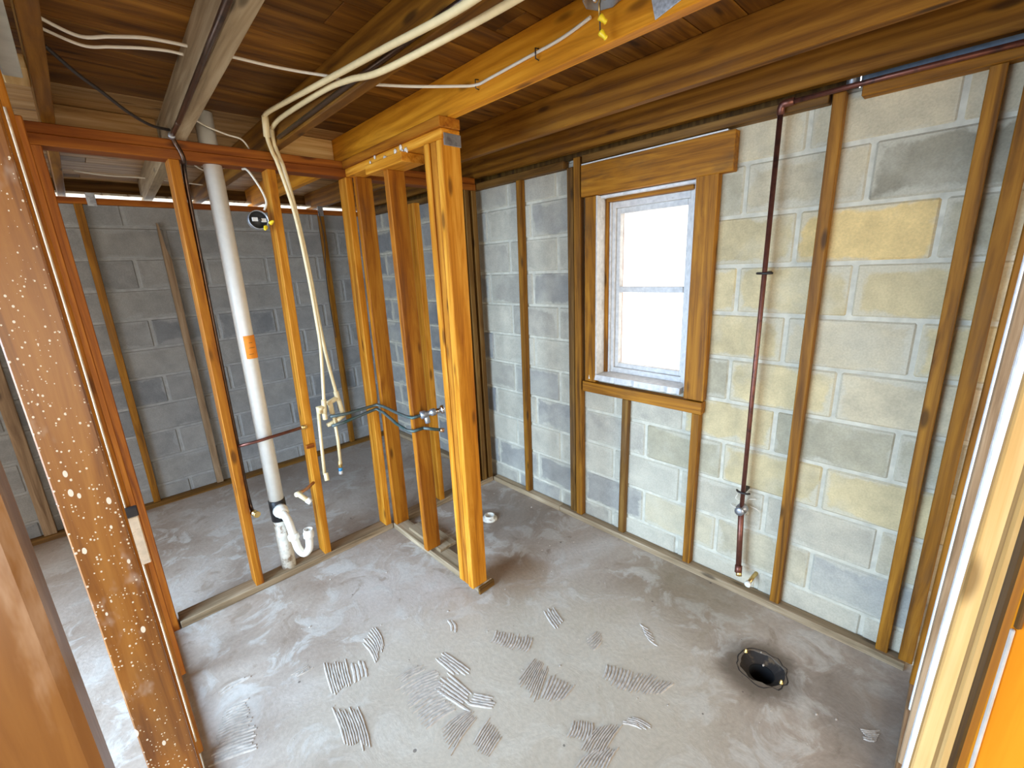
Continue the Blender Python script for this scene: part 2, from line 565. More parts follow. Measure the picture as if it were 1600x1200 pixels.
# ------------------------------------------------------------------ floor with a drain hole
DX, DY, DR = 1.655, 0.365, 0.062


def make_floor():
    bm = bmesh.new()
    X0, X1, Y0, Y1 = -3.1, 2.3, -2.5, 4.3
    s = 0.16
    seg = 32

    def quad(x0, x1, y0, y1):
        bm.faces.new([bm.verts.new((x, y, 0)) for x, y in ((x0, y0), (x1, y0), (x1, y1), (x0, y1))])
    quad(X0, DX - s, Y0, Y1)
    quad(DX + s, X1, Y0, Y1)
    quad(DX - s, DX + s, Y0, DY - s)
    quad(DX - s, DX + s, DY + s, Y1)
    inner, outer, low = [], [], []
    for k in range(seg):
        a = 2 * math.pi * (k + 0.5) / seg
        c, sn = math.cos(a), math.sin(a)
        q = s / max(abs(c), abs(sn))
        outer.append(bm.verts.new((DX + c * q, DY + sn * q, 0)))
        rr = DR * (1.28 + 0.2 * noise.noise(Vector((c * 2, sn * 2, 1.0))))
        inner.append(bm.verts.new((DX + c * rr, DY + sn * rr, 0)))
        low.append(bm.verts.new((DX + c * rr, DY + sn * rr, -0.15)))
    for k in range(seg):
        j = (k + 1) % seg
        bm.faces.new((outer[k], outer[j], inner[j], inner[k]))
        bm.faces.new((inner[k], inner[j], low[j], low[k]))
    # corner fill of the square
    for sx in (-1, 1):
        for sy in (-1, 1):
            cand = sorted(outer, key=lambda v: (v.co.x - DX - sx * s) ** 2 + (v.co.y - DY - sy * s) ** 2)[:2]
            bm.faces.new((bm.verts.new((DX + sx * s, DY + sy * s, 0)), cand[0], cand[1]))
    me = bm_done(bm, 'floor')
    for p in me.polygons:
        if p.normal.z < -0.5:
            p.flip()
    return struct(link('floor', me, 'floor'), 'bare grey-brown concrete slab floor with stains and mortar residue')


floor = make_floor()

# trowelled thin-set left on the slab: (first ridge a, b), (last ridge a, b), ridge count
PATCHES = [
    ((0.419, 1.698), (0.385, 1.52), (0.488, 1.635), (0.452, 1.489), 7),
    ((0.583, 1.676), (0.572, 1.511), (0.665, 1.721), (0.636, 1.575), 6),
    ((0.36, 1.459), (0.336, 1.285), (0.429, 1.388), (0.394, 1.214), 8),
    ((0.572, 1.352), (0.739, 1.31), (0.566, 1.137), (0.688, 1.12), 13),
    ((0.68, 1.252), (0.719, 1.081), (0.758, 1.265), (0.769, 1.12), 5),
    ((0.764, 1.356), (0.775, 1.222), (0.806, 1.358), (0.831, 1.197), 4),
    ((0.607, 1.095), (0.724, 1.083), (0.579, 1.0), (0.743, 1.042), 7),
    ((0.648, 0.971), (0.755, 1.002), (0.661, 0.904), (0.743, 0.922), 7),
    ((0.975, 1.248), (1.041, 1.28), (1.05, 1.102), (1.13, 1.14), 11),
    ((0.927, 1.031), (1.052, 1.054), (0.917, 0.918), (1.057, 0.983), 9),
    ((0.937, 0.913), (1.052, 0.958), (0.992, 0.855), (1.076, 0.86), 6),
    ((1.171, 0.793), (1.251, 0.823), (1.184, 0.708), (1.294, 0.73), 6),
    ((1.19, 0.695), (1.307, 0.708), (1.267, 0.603), (1.348, 0.585), 9),
    ((0.9, 0.755), (0.958, 0.772), (0.939, 0.69), (1.006, 0.723), 6),
    ((0.892, 0.693), (0.996, 0.699), (0.932, 0.632), (1.084, 0.642), 7),
    ((0.844, 0.672), (0.926, 0.667), (0.903, 0.6), (0.995, 0.608), 7),
    ((1.072, 0.648), (1.107, 0.579), (1.116, 0.636), (1.138, 0.554), 4),
    ((0.06, 1.756), (0.141, 1.746), (-0.017, 1.565), (0.118, 1.51), 14),
    ((1.627, 0.043), (1.664, -0.001), (1.594, 0.031), (1.621, -0.003), 5),
    ((1.52, 0.833), (1.517, 0.783), (1.475, 0.776), (1.464, 0.715), 4),
    ((1.278, 0.958), (1.36, 0.948), (1.249, 0.902), (1.33, 0.904), 5),
    ((0.062, 1.863), (0.17, 1.865), (0.067, 1.846), (0.172, 1.851), 2),
    ((0.298, 1.733), (0.374, 1.728), (0.308, 1.709), (0.373, 1.702), 3),
    ((0.923, 1.492), (0.897, 1.422), (0.936, 1.479), (0.907, 1.411), 2),
    ((1.278, 1.203), (1.232, 1.084), (1.324, 1.183), (1.284, 1.082), 4),
    ((0.735, 1.10), (0.79, 1.02), (0.775, 1.12), (0.82, 1.045), 4),
    ((0.50, 1.60), (0.47, 1.50), (0.54, 1.585), (0.515, 1.49), 3),
    ((0.60, 1.40), (0.70, 1.385), (0.595, 1.37), (0.70, 1.35), 3),
]


def make_patch(pi, a, b, c, d, n):
    rng = random.Random(pi * 17 + 3)
    a, b, c, d = (Vector((*q, 0)) for q in (a, b, c, d))
    bm = bmesh.new()
    bow = rng.uniform(-0.005, 0.008)
    u0 = ((b - a) + (d - c)).normalized()
    gap = abs(Vector((-u0.y, u0.x, 0)).dot(((c + d) - (a + b)) / 2)) / max(1, n - 1)
    gap = min(0.016, max(0.006, gap))
    for i in range(n):
        t = i / max(1, n - 1)
        p, q = a.lerp(c, t), b.lerp(d, t)
        ax = q - p
        L = ax.length
        u = ax / L
        nrm = Vector((-u.y, u.x, 0))
        s0 = rng.uniform(-0.06, 0.12) * L
        s1 = L - rng.uniform(-0.06, 0.16) * L
        segs = 7
        wid = gap * 0.40 * rng.uniform(0.85, 1.1)
        rows = []
        for k in range(segs + 1):
            f = k / segs
            pos = p + u * (s0 + (s1 - s0) * f) + nrm * (bow * math.sin(math.pi * f) + 0.0018 * noise.noise(Vector((pi * 5, i * 2.0, f * 6))))
            hh = 0.0055 * (0.65 + 0.35 * math.sin(math.pi * min(1, max(0.08, f)))) * (0.8 + 0.4 * noise.noise(Vector((i * 3.3, pi, f * 9))))
            ww = wid * (0.5 if k in (0, segs) else 1)
            rows.append([bm.verts.new(pos - nrm * ww * 1.35 - Vector((0, 0, 0.001))), bm.verts.new(pos - nrm * ww * 0.5 + Vector((0, 0, hh))),
                         bm.verts.new(pos + nrm * ww * 0.5 + Vector((0, 0, hh))), bm.verts.new(pos + nrm * ww * 1.35 - Vector((0, 0, 0.001)))])
        for k in range(segs):
            for j in range(3):
                bm.faces.new((rows[k][j], rows[k][j + 1], rows[k + 1][j + 1], rows[k + 1][j]))
    o = link('mortar_patch', bm_done(bm, 'mortar_patch'), 'thinset', floor)
    o['kind'] = 'stuff'
    return o


for i, pt in enumerate(PATCHES):
    make_patch(i, *pt[:4], max(2, round(pt[4] * 1.25)))

# crumbs of mortar and grit
bm = bmesh.new()
rng = random.Random(5)
for i in range(90):
    x, y = rng.uniform(0.15, 1.95), rng.uniform(0.1, 2.3)
    r = rng.uniform(0.0015, 0.005)
    res = bmesh.ops.create_icosphere(bm, subdivisions=1, radius=r)
    for v in res['verts']:
        v.co = Vector((v.co.x * rng.uniform(1, 2), v.co.y, v.co.z * 0.6)) + Vector((x, y, r * 0.3))
o = link('mortar_crumbs', bm_done(bm, 'mortar_crumbs'), 'thinset', floor)
o['kind'] = 'stuff'

# drain
dr = thing('floor_drain', (DX, DY, 0), 'open black drain hole with rusty iron flange set in the slab', 'drain')
lathe('drain_pipe', (DX, DY, -0.145), (0, 0, 1), [(0.045, 0.0), (DR - 0.012, 0.002), (DR - 0.012, 0.112), (DR - 0.018, 0.112), (DR - 0.018, 0.01), (0.001, 0.01)], 'drain_shade', dr, 28)
bm = bmesh.new()
ring = []
for k in range(36):
    a = 2 * math.pi * k / 36
    r1 = DR * 1.42 * (1 + 0.2 * noise.noise(Vector((math.cos(a) * 2.5, math.sin(a) * 2.5, 4))))
    ring.append((Vector((DX + math.cos(a) * (DR - 0.016), DY + math.sin(a) * (DR - 0.016), -0.03)), Vector((DX + math.cos(a) * r1, DY + math.sin(a) * r1, 0.0012)), Vector((DX + math.cos(a) * (r1 + 0.006), DY + math.sin(a) * (r1 + 0.006), -0.001))))
vs = [[bm.verts.new(p) for p in t] for t in ring]
for k in range(36):
    for j in range(2):
        bm.faces.new((vs[k][j], vs[(k + 1) % 36][j], vs[(k + 1) % 36][j + 1], vs[k][j + 1]))
link('flange', bm_done(bm, 'flange'), 'rust', dr)
for ang in (1.2, 4.4):
    lathe('flange_bolt', (DX + math.cos(ang) * 0.085, DY + math.sin(ang) * 0.078, 0.0), (0, 0, 1), [(0.007, 0), (0.007, 0.006), (0.004, 0.007), (0.004, 0.016), (0.001, 0.017)], 'brass', dr, 10)

fl = thing('floor_flange', (1.63, 2.0, 0), 'small pale pipe flange on the slab behind the stub partition end post', 'pipe')
lathe('collar', (1.63, 2.0, 0), (0, 0, 1), [(0.05, 0), (0.05, 0.008), (0.034, 0.012), (0.034, 0.03), (0.027, 0.03), (0.027, 0.006), (0.001, 0.006)], 'pvc_dirty', fl)

# ------------------------------------------------------------------ block walls
COURSE = 0.2032
Z0 = -0.066
BL = 0.4064


def tint(rng, wall, u, z):
    g = rng.random()
    if wall == 'right':
        if u < 0.95:
            if g < 0.5:
                c = (0.58, 0.465, 0.255)
            elif g < 0.8:
                c = (0.54, 0.455, 0.30)
            elif g < 0.93:
                c = (0.42, 0.37, 0.25)
            else:
                c = (0.34, 0.32, 0.265)
            if z < 0.55:
                c = tuple(0.6 * a + 0.4 * b_ for a, b_ in zip(c, (0.46, 0.44, 0.38)))
        elif u < 2.4:
            c = (0.49, 0.44, 0.335) if g < 0.5 else (0.43, 0.385, 0.30) if g < 0.82 else (0.345, 0.32, 0.27)
        else:
            c = (0.35, 0.335, 0.30) if g < 0.6 else (0.27, 0.265, 0.25)
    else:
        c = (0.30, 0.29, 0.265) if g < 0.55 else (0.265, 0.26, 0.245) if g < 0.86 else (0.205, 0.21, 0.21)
    k = rng.uniform(0.93, 1.07)
    return (*[x * k for x in c], 1)


SPECIAL = {}   # (wall, course, block index) -> colour


def blocks(wall_ob, wall, u0, u1, face, offs, hole=None, ztop=2.14, depth=0.05):
    rng = random.Random(11 if wall == 'right' else 23)
    joint = 0.013
    for ci in range(0, 12):
        za, zb = Z0 + ci * COURSE, Z0 + (ci + 1) * COURSE
        za, zb = max(za, 0.0), min(zb, ztop)
        if zb - za < 0.03:
            continue
        start = offs[ci % 2]
        k = math.floor((u0 - start) / BL) - 1
        while start + k * BL < u1:
            a, b_ = max(u0, start + k * BL), min(u1, start + (k + 1) * BL)
            k += 1
            if b_ - a < 0.03:
                continue
            spans = [(a, b_, za, zb)]
            if hole and zb > hole[2] and za < hole[3] and b_ > hole[0] and a < hole[1]:
                spans = []
                if a < hole[0]:
                    spans.append((a, hole[0], za, zb))
                if b_ > hole[1]:
                    spans.append((hole[1], b_, za, zb))
                if za < hole[2] - 0.03:
                    spans.append((max(a, hole[0]), min(b_, hole[1]), za, hole[2]))
                if zb > hole[3] + 0.03:
                    spans.append((max(a, hole[0]), min(b_, hole[1]), hole[3], zb))
            for (ua, ub, zl, zh) in spans:
                L, H = ub - ua - joint, zh - zl - joint
                if L < 0.02 or H < 0.02:
                    continue
                proud = rng.uniform(-0.0015, 0.002)
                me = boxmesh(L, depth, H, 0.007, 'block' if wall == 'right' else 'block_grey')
                o = link('block', me, None, wall_ob)
                um, zm = (ua + ub) / 2, (zl + zh) / 2
                o.color = SPECIAL.get((wall, ci, round(um, 1))) or tint(rng, wall, um, zm)
                if wall == 'right':
                    o.matrix_basis = Matrix.Translation((face + depth / 2 - proud, um, zm)) @ Matrix.Rotation(math.pi / 2, 4, 'Z')
                else:
                    o.matrix_basis = Matrix.Translation((um, face + depth / 2 - proud, zm))


def wallbody(name, boxes, mat):
    bm = bmesh.new()
    for (x0, x1, y0, y1, z0, z1) in boxes:
        r = bmesh.ops.create_cube(bm, size=1.0)
        for v in r['verts']:
            v.co = Vector(((x0 + x1) / 2 + v.co.x * (x1 - x0), (y0 + y1) / 2 + v.co.y * (y1 - y0), (z0 + z1) / 2 + v.co.z * (z1 - z0)))
    return struct(link(name, bm_done(bm, name), mat))


XF = 2.062          # block face of the window wall
YF = 4.012          # block face of the back wall
WY0, WY1, WZ0, WZ1 = 0.925, 1.455, 0.965, 1.935   # window opening
SPECIAL[('right', 8, 0.5)] = (0.44, 0.41, 0.34, 1)
SPECIAL[('right', 9, 0.1)] = (0.30, 0.265, 0.185, 1)
SPECIAL[('right', 8, 0.3)] = (0.70, 0.50, 0.21, 1)
SPECIAL[('right', 6, 0.0)] = (0.22, 0.22, 0.225, 1)
wr = wallbody('wall_right', [(XF + 0.006, 2.26, -2.5, WY0, -0.1, 2.14), (XF + 0.006, 2.26, WY1, 4.25, -0.1, 2.14),
                             (XF + 0.006, 2.26, WY0, WY1, -0.1, WZ0), (XF + 0.006, 2.26, WY0, WY1, WZ1, 2.14)], 'mortar')
wr['label'] = 'tan and grey concrete block wall with the window'
wb = wallbody('wall_back', [(-0.62, XF + 0.006, YF + 0.006, 4.21, -0.1, 2.12), (-3.1, -1.5, YF + 0.006, 4.21, -0.1, 2.12), (-1.5, -0.62, YF + 0.006, 4.21, -0.1, 0.35)], 'mortar_grey')
wb['label'] = 'grey concrete block wall at the far end'
blocks(wr, 'right', -0.25, YF, XF, (0.12, 0.325), (WY0, WY1, WZ0, WZ1))
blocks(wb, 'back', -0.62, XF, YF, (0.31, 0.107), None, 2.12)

# side rooms that the daylight comes through (out of the frame)
wallbody('wall_left', [(-2.0, -1.9, -2.4, 0.3, 0, 2.16), (-2.0, -1.9, 2.9, 4.0, 0, 2.16), (-2.0, -1.9, 0.3, 2.9, 2.06, 2.16)], 'plain_wall')
wallbody('wall_rear', [(-3.1, -1.25, -2.5, -2.4, 0, 2.3), (1.65, 2.06, -2.5, -2.4, 0, 2.3), (-1.25, 1.65, -2.5, -2.4, 0, 0.45), (-1.25, 1.65, -2.5, -2.4, 2.05, 2.3)], 'plain_wall')

# ------------------------------------------------------------------ roof deck, joists
DECK = 2.306
JB = 2.166
ceil = wallbody('ceiling', [(-3.1, 2.6, -2.5, 4.6, DECK + 0.022, DECK + 0.06)], 'plank')
ceil['label'] = 'underside of the plank deck above the joists'
rng = random.Random(3)
y = 0.2
while y < 4.4:
    wd = 0.138
    x0 = -1.2
    cuts = sorted([x0, 2.45, rng.uniform(0.1, 2.0)])
    for a, b_ in zip(cuts[:-1], cuts[1:]):
        board('plank', a + 0.001, b_ - 0.001, y + 0.0015, y + wd - 0.0015, DECK, DECK + 0.021 - rng.uniform(0, 0.0025), 'plank_tan' if y > 2.3 else 'plank', ceil, 0.0015)
    y += wd

G = 'ceiling joists'


def joist(a, b_, wd, mat, label):
    o = timber('ceiling_joist', (a[0], a[1], (JB + DECK) / 2), (b_[0], b_[1], (JB + DECK) / 2), wd, DECK - JB, mat, None, (1, 0, 0))
    return tag(o, label, 'joist', G)


joist((0.046, -2.3), (0.046, 4.34), 0.038, 'joist', 'brown joist over the speckled stud and the left end of the partition')
joist((0.343, -0.2), (0.49, 4.34), 0.05, 'joist_grey', 'pale grey weathered joist with a dark pipe along its edge')
joist((0.785, -2.3), (0.785, 4.34), 0.04, 'joist', 'brown joist with cream plastic pipes strung beneath it')
joist((1.174, -2.3), (1.174, 4.34), 0.038, 'joist_bright', 'bright orange joist above the stub partition carrying the lamp box')
joist((1.649, -2.3), (1.649, 4.34), 0.038, 'joist', 'bare dark joist one bay in from the window wall')
joist((2.022, -2.3), (2.022, 4.34), 0.038, 'joist', 'brown joist directly along the top of the window wall')
joist((-0.36, -2.3), (-0.36, 4.34), 0.038, 'joist', 'brown joist over the doorway to the daylit side room')

o = board('blocking_board', 0.806, 1.154, 2.56, 2.598, JB + 0.004, DECK - 0.002, 'pale_pine')
tag(o, 'pale blocking board between two joists just beyond the long partition', 'board')
o = board('blocking_board', 0.066, 0.40, 2.66, 2.698, JB + 0.004, DECK - 0.002, 'plank_tan')
tag(o, 'tan blocking board between the grey joist and the brown joist', 'board')
# eaves beyond the back wall: daylight slit between soffit and fascia
t = struct(board('trim_1', -1.3, 2.5, 4.212, 4.40, 2.188, 2.203, 'pvc_dirty'), 'pale soffit board beyond the back wall top')
t = struct(board('trim_2', -1.3, 2.5, 4.40, 4.42, 2.224, 2.36, 'furring_dark'), 'dark fascia board behind the joist ends')
wallbody('trim_3', [(2.12, 2.14, 0.405, 4.3, 2.14, 2.33)], 'furring_dark')['label'] = 'dark rim board added for the shaded void above the window wall'  # dark board added where only a shaded gap would show
wallbody('trim_4', [(2.105, 2.14, -0.6, 0.395, 2.14, 2.33)], 'rim_blue')['label'] = 'blue-grey rim board above the window wall corner'

# ------------------------------------------------------------------ furring on the window wall
fw = thing('furring_frame', (2.04, 1.2, 0), 'brown furring strips and plates nailed to the tan block window wall', 'wall framing')
board('bottom_plate', 2.008, 2.059, -0.03, 1.72, 0, 0.036, 'sill_plate', fw)
board('bottom_plate', 2.008, 2.059, 1.722, 2.384, 0, 0.036, 'sill_plate', fw)
board('bottom_plate', 2.008, 2.059, 2.476, 3.95, 0, 0.036, 'sill_plate', fw)
board('top_plate', 2.012, 2.062, -0.05, 0.372, 2.098, 2.136, 'furring', fw)
board('top_plate', 2.012, 2.062, 0.465, 1.53, 2.104, 2.14, 'furring_dark', fw)
board('top_plate', 2.012, 2.062, 1.655, 3.98, 2.098, 2.136, 'furring_dark', fw)


def strip(parent, yt, yb, mat, z0=0.036, z1=2.098, wd=0.038, x0=2.020, x1=2.059):
    return timber('furring_strip', ((x0 + x1) / 2, yb, z0), ((x0 + x1) / 2, yt, z1), x1 - x0, wd, mat, parent, (1, 0, 0))


strip(fw, 0.058, 0.045, 'furring')
strip(fw, -0.020, -0.028, 'furring', wd=0.042)
strip(fw, 0.436, 0.434, 'furring', z1=2.13)
strip(fw, 0.857, 0.857, 'furring', z1=0.872)
strip(fw, 1.252, 1.262, 'furring_dark', z1=0.868, x0=2.028)
strip(fw, 1.572, 1.566, 'furring', z1=2.14, wd=0.044)
strip(fw, 1.622, 1.618, 'furring_dark', z1=2.10, wd=0.042, x0=2.026)
strip(fw, 2.012, 2.03, 'furring')
strip(fw, 2.85, 2.85, 'furring_dark')
strip(fw, 3.3, 3.3, 'furring_dark')

# furring on the back wall
fb = thing('furring_frame', (0.9, 4.0, 0), 'dark furring strips and sole plate on the grey far block wall', 'wall framing')
board('bottom_plate', -0.62, 2.0, 3.955, 4.009, 0, 0.034, 'furring_dark', fb)
board('top_plate', -0.3, 2.0, 3.972, 4.014, 2.098, 2.135, 'pine_red', fb)


def bstrip(xt, xb, mat, z1=2.098, wd=0.042):
    return timber('furring_strip', (xb, 3.99, 0.034), (xt, 3.99, z1), wd, 0.036, mat, fb, (1, 0, 0))


bstrip(0.105, 0.088, 'furring')
bstrip(1.61, 1.598, 'furring')
bstrip(-0.455, -0.47, 'weathered', wd=0.062)
for x in (0.15, 0.62, 1.585):
    board('tie_strap', x, x + 0.045, 3.966, 3.971, 2.085, 2.165, 'galv', fb, 0.001)

# broken strip leaning on the far wall
bm = bmesh.new()
w2, t2 = 0.021, 0.017
prof = [(-w2, 0.0), (w2, 0.0), (w2, 1.72), (w2 * 0.1, 1.80), (-w2 * 0.4, 1.95), (-w2 * 0.85, 1.96), (-w2, 1.7)]
f0 = [bm.verts.new((px, -t2, pz)) for px, pz in prof]
f1 = [bm.verts.new((px, t2, pz)) for px, pz in prof]
bm.faces.new(f0)
bm.faces.new(f1[::-1])
for k in range(len(prof)):
    j = (k + 1) % len(prof)
    bm.faces.new((f0[k], f1[k], f1[j], f0[j]))
o = link('broken_furring_strip', bm_done(bm, 'broken_furring_strip'), 'weathered')
o.location = (0.492, 3.990, 0.0365)
tag(o, 'weathered wood strip with a broken pointed top on the far grey wall', 'wood strip')

# ------------------------------------------------------------------ window
win = struct(bpy.data.objects.new('window_1', None), 'small white two-pane window glaring with daylight')
win.location = (2.12, 1.19, WZ0)
COL.objects.link(win)
FX0, FX1 = 2.125, 2.185
fy0, fy1, fz0, fz1 = 0.962, 1.425, 0.985, 1.905
for nm, args in (('window_frame', (FX0, FX1, fy1 - 0.03, fy1, fz0, fz1)), ('window_frame', (FX0, FX1, fy0, fy0 + 0.03, fz0, fz1)),
                 ('window_frame', (FX0, FX1, fy0 + 0.03, fy1 - 0.03, fz1 - 0.032, fz1)), ('window_frame', (FX0, FX1, fy0 + 0.03, fy1 - 0.03, fz0, fz0 + 0.03)),
                 ('window_stop', (FX0 - 0.012, FX0, fy1 - 0.012, fy1, fz0, fz1)), ('window_stop', (FX0 - 0.012, FX0, fy0, fy0 + 0.012, fz0, fz1)),
                 ('sash_stile', (2.14, 2.172, fy1 - 0.052, fy1 - 0.03, 1.015, fz1 - 0.032)), ('sash_stile', (2.14, 2.172, fy0 + 0.03, fy0 + 0.046, 1.015, fz1 - 0.032)),
                 ('sash_rail', (2.14, 2.172, fy0 + 0.046, fy1 - 0.052, fz1 - 0.06, fz1 - 0.032)), ('sash_rail', (2.14, 2.172, fy0 + 0.046, fy1 - 0.052, 1.015, 1.04)),
                 ('meeting_rail', (2.134, 2.176, fy0 + 0.046, fy1 - 0.052, 1.438, 1.468))):
    board(nm, *args, 'window_white', win, 0.002)
board('pane', 2.156, 2.160, fy0 + 0.046, fy1 - 0.052, 1.468, fz1 - 0.06, 'glass', win, 0)
board('pane', 2.150, 2.154, fy0 + 0.046, fy1 - 0.052, 1.04, 1.438, 'glass', win, 0)
# reveals of the opening
board('window_reveal', 2.05, 2.255, WY1 - 0.012, WY1, WZ0, WZ1, 'reveal', win, 0.001)
board('window_reveal', 2.05, 2.255, WY0, WY0 + 0.012, WZ0, WZ1, 'reveal', win, 0.001)
board('window_reveal', 2.05, 2.255, WY0 + 0.012, WY1 - 0.012, WZ1 - 0.012, WZ1, 'reveal', win, 0.001)
board('jamb_lining', 2.10, 2.26, fy1, WY1 - 0.012, WZ0, WZ1 - 0.012, 'casing', win, 0.001)
board('jamb_lining', 2.10, 2.26, WY0 + 0.012, fy0, WZ0, WZ1 - 0.012, 'window_white', win, 0.001)
board('head_lining', 2.085, 2.26, fy0, fy1, fz1, WZ1 - 0.012, 'casing', win, 0.001)
# chipped white sill
bm = bmesh.new()
top, bot = [], []
rng = random.Random(4)
N = 26
for k in range(N + 1):
    yy = 0.945 + (1.49 - 0.945) * k / N
    e = 0.004 * noise.noise(Vector((k * 0.7, 2, 0))) + (0.012 if rng.random() < 0.12 else 0)
    top.append((bm.verts.new((2.018 + e + 0.006, yy, 0.982)), bm.verts.new((2.13, yy, 0.988))))
    bot.append((bm.verts.new((2.018 + e, yy, 0.952)), bm.verts.new((2.13, yy, 0.952))))
for k in range(N):
    bm.faces.new((top[k][0], top[k][1], top[k + 1][1], top[k + 1][0]))
    bm.faces.new((bot[k][0], bot[k + 1][0], bot[k + 1][1], bot[k][1]))
    bm.faces.new((top[k][0], top[k + 1][0], bot[k + 1][0], bot[k][0]))
    bm.faces.new((top[k][1], bot[k][1], bot[k + 1][1], top[k + 1][1]))
for k in (0, N):
    bm.faces.new((top[k][0], bot[k][0], bot[k][1], top[k][1]))
link('window_sill', bm_done(bm, 'window_sill'), 'window_white', win)
# rough casing boards
board('casing_board', 2.012, 2.058, 0.768, 1.538, 1.938, 2.092, 'casing', win)
board('casing_board', 2.022, 2.058, 1.446, 1.520, 0.936, 1.936, 'casing', win)
board('casing_board', 2.018, 2.058, 0.826, 0.922, 0.940, 1.940, 'casing', win)
board('casing_board', 2.012, 2.058, 0.828, 1.530, 0.874, 0.934, 'casing', win)
board('caulk_line', 2.018, 2.05, 1.436, 1.445, 0.985, 1.935, 'window_white', win, 0.001)
board('caulk_line', 2.014, 2.056, 0.80, 1.535, 2.093, 2.099, 'reveal', win, 0.001)

# ------------------------------------------------------------------ long partition (parallel to the far wall)
p1 = thing('stud_partition', (1.0, 2.43, 0), 'long open orange stud partition crossing the room with pipes in it', 'wall framing')
PY0, PY1 = 2.386, 2.475
SZ0, SZ1 = 0.038, 2.09
board('bottom_plate', 0.014, 1.14, PY0, PY1, 0, 0.038, 'sill_plate', p1)
board('bottom_plate', 1.232, 2.005, PY0, PY1, 0, 0.038, 'sill_plate', p1)
board('top_plate', -0.03, 2.005, PY0, PY1, 2.09, 2.128, 'pine_red', p1)
board('top_plate', -0.03, 2.005, PY0 + 0.004, PY1, 2.128, 2.166, 'pine_red', p1)


def stud(parent, xt, xb, mat, y0=PY0, y1=PY1, z0=SZ0, z1=SZ1, wd=0.038, name='stud'):
    return timber(name, (xb, (y0 + y1) / 2, z0), (xt, (y0 + y1) / 2, z1), wd, y1 - y0, mat, parent, (1, 0, 0))


stud(p1, -0.008, -0.012, 'pine_red', z0=0)
stud(p1, 0.392, 0.362, 'pine')
stud(p1, 0.764, 0.722, 'pine_bright')
stud(p1, 1.141, 1.112, 'pine_bright')
stud(p1, 1.542, 1.53, 'pine_bright', z1=1.99)
stud(p1, 1.862, 1.862, 'furring_dark', z0=0.038)
stud(p1, 1.925, 1.925, 'furring_dark', z0=0.038)
stud(p1, 1.985, 1.985, 'furring_dark', z0=0.038)
board('notch_block', 0.70, 0.742, 2.37, 2.386, 0.70, 0.722, 'pine_red', p1)

# ------------------------------------------------------------------ stub partition
p2 = thing('stud_partition', (1.18, 1.95, 0), 'short orange stub partition with a heavy end post standing free', 'wall framing')
PX0, PX1 = 1.124, 1.216
board('bottom_plate', 1.142, 1.23, 1.525, 2.384, 0, 0.038, 'sill_plate', p2)
board('rotted_foot', 1.136, 1.236, 1.510, 1.524, 0, 0.036, 'furring_dark', p2)
board('scrap_block', 1.17, 1.285, 1.90, 2.24, 0.038, 0.058, 'sill_plate', p2)
for k in range(3):
    y0 = 1.528 + 0.0405 * k
    timber('stud', (1.155 + 0.003 * k, y0 + 0.019, SZ0), (1.171 - 0.002 * k, y0 + 0.019, SZ1), (0.093, 0.088, 0.096)[k], 0.0375, ('pine_bright', 'pine', 'pine_bright')[k], p2, (1, 0, 0), 0.0035)
timber('stud', (1.155, 1.955, 0.058), (1.157, 1.955, 2.05), 0.088, 0.038, 'pine', p2, (1, 0, 0))
timber('stud', (1.19, 2.363, 0.038), (1.205, 2.363, 2.09), 0.088, 0.038, 'pine', p2, (1, 0, 0))
board('top_plate', PX0, PX1, 1.525, 2.384, 2.09, 2.128, 'pine_bright', p2)
board('top_plate', PX0 - 0.012, PX1 - 0.004, 1.515, 2.384, 2.128, 2.166, 'pine', p2)
board('packing_block', 1.09, 1.205, 1.77, 2.10, 2.050, 2.089, 'pine_bright', p2)
board('strap', 1.135, 1.218, 1.523, 1.5285, 2.068, 2.112, 'galv', p2, 0.001)
bm = bmesh.new()
rng = random.Random(8)
for k in range(12):
    blob_bm(bm, (PX0 - 0.003, rng.choice((1.82, 1.95, 2.06)) + rng.uniform(-0.05, 0.05), rng.uniform(2.085, 2.125)), rng.uniform(0.006, 0.013), (0.5, 1, 1.1), k)
for f in bm.faces:
    f.smooth = True
link('glue_blobs', bm_done(bm, 'glue_blobs'), 'foam', p2)['kind'] = 'stuff'

# ------------------------------------------------------------------ left wall framing (beside the doorway)
p3 = thing('stud_partition', (-0.08, 1.6, 0), 'doorway wall framing with a wet-looking stud speckled with white plaster', 'wall framing')
board('bottom_plate', -0.12, -0.032, 1.19, 2.384, 0, 0.038, 'sill_plate', p3)
o = board('stud', -0.121, -0.034, 1.19, 1.228, 0.038, 2.09, 'speckled', p3)
o['label'] = 'wide stud face speckled with white plaster drops'
board('stud', -0.117, -0.030, 1.2285, 1.2665, 0.038, 2.09, 'pine', p3)
board('stud', -0.115, -0.024, 1.60, 1.638, 0.038, 2.09, 'pine', p3)
board('stud', -0.112, -0.014, 2.02, 2.058, 0.038, 2.09, 'pine_red', p3)
board('top_plate', -0.122, -0.033, 1.16, 2.384, 2.09, 2.128, 'pine', p3)
board('top_plate', -0.122, -0.033, 1.16, 2.384, 2.128, 2.165, 'pine_red', p3)

p5 = thing('door_stud', (-0.095, 0.34, 0), 'glossy brown stud smeared with plaster on the near side of the doorway', 'stud')
board('stud', -0.139, -0.050, 0.32, 0.358, 0.0, 2.165, 'glossy_stud', p5, 0.005)

# drywall remnant and packing boards at the ceiling edge
o = board('drywall_strip', -0.028, 0.012, 1.25, 1.95, 2.169, 2.19, 'drywall')
tag(o, 'grey-green drywall strip above the left wall plate beside the brown joist', 'drywall')
o = board('packing_board', -0.03, 0.026, 1.97, 2.13, 2.20, 2.238, 'pale_pine')
tag(o, 'short pale board wedged above the left wall plate', 'board')

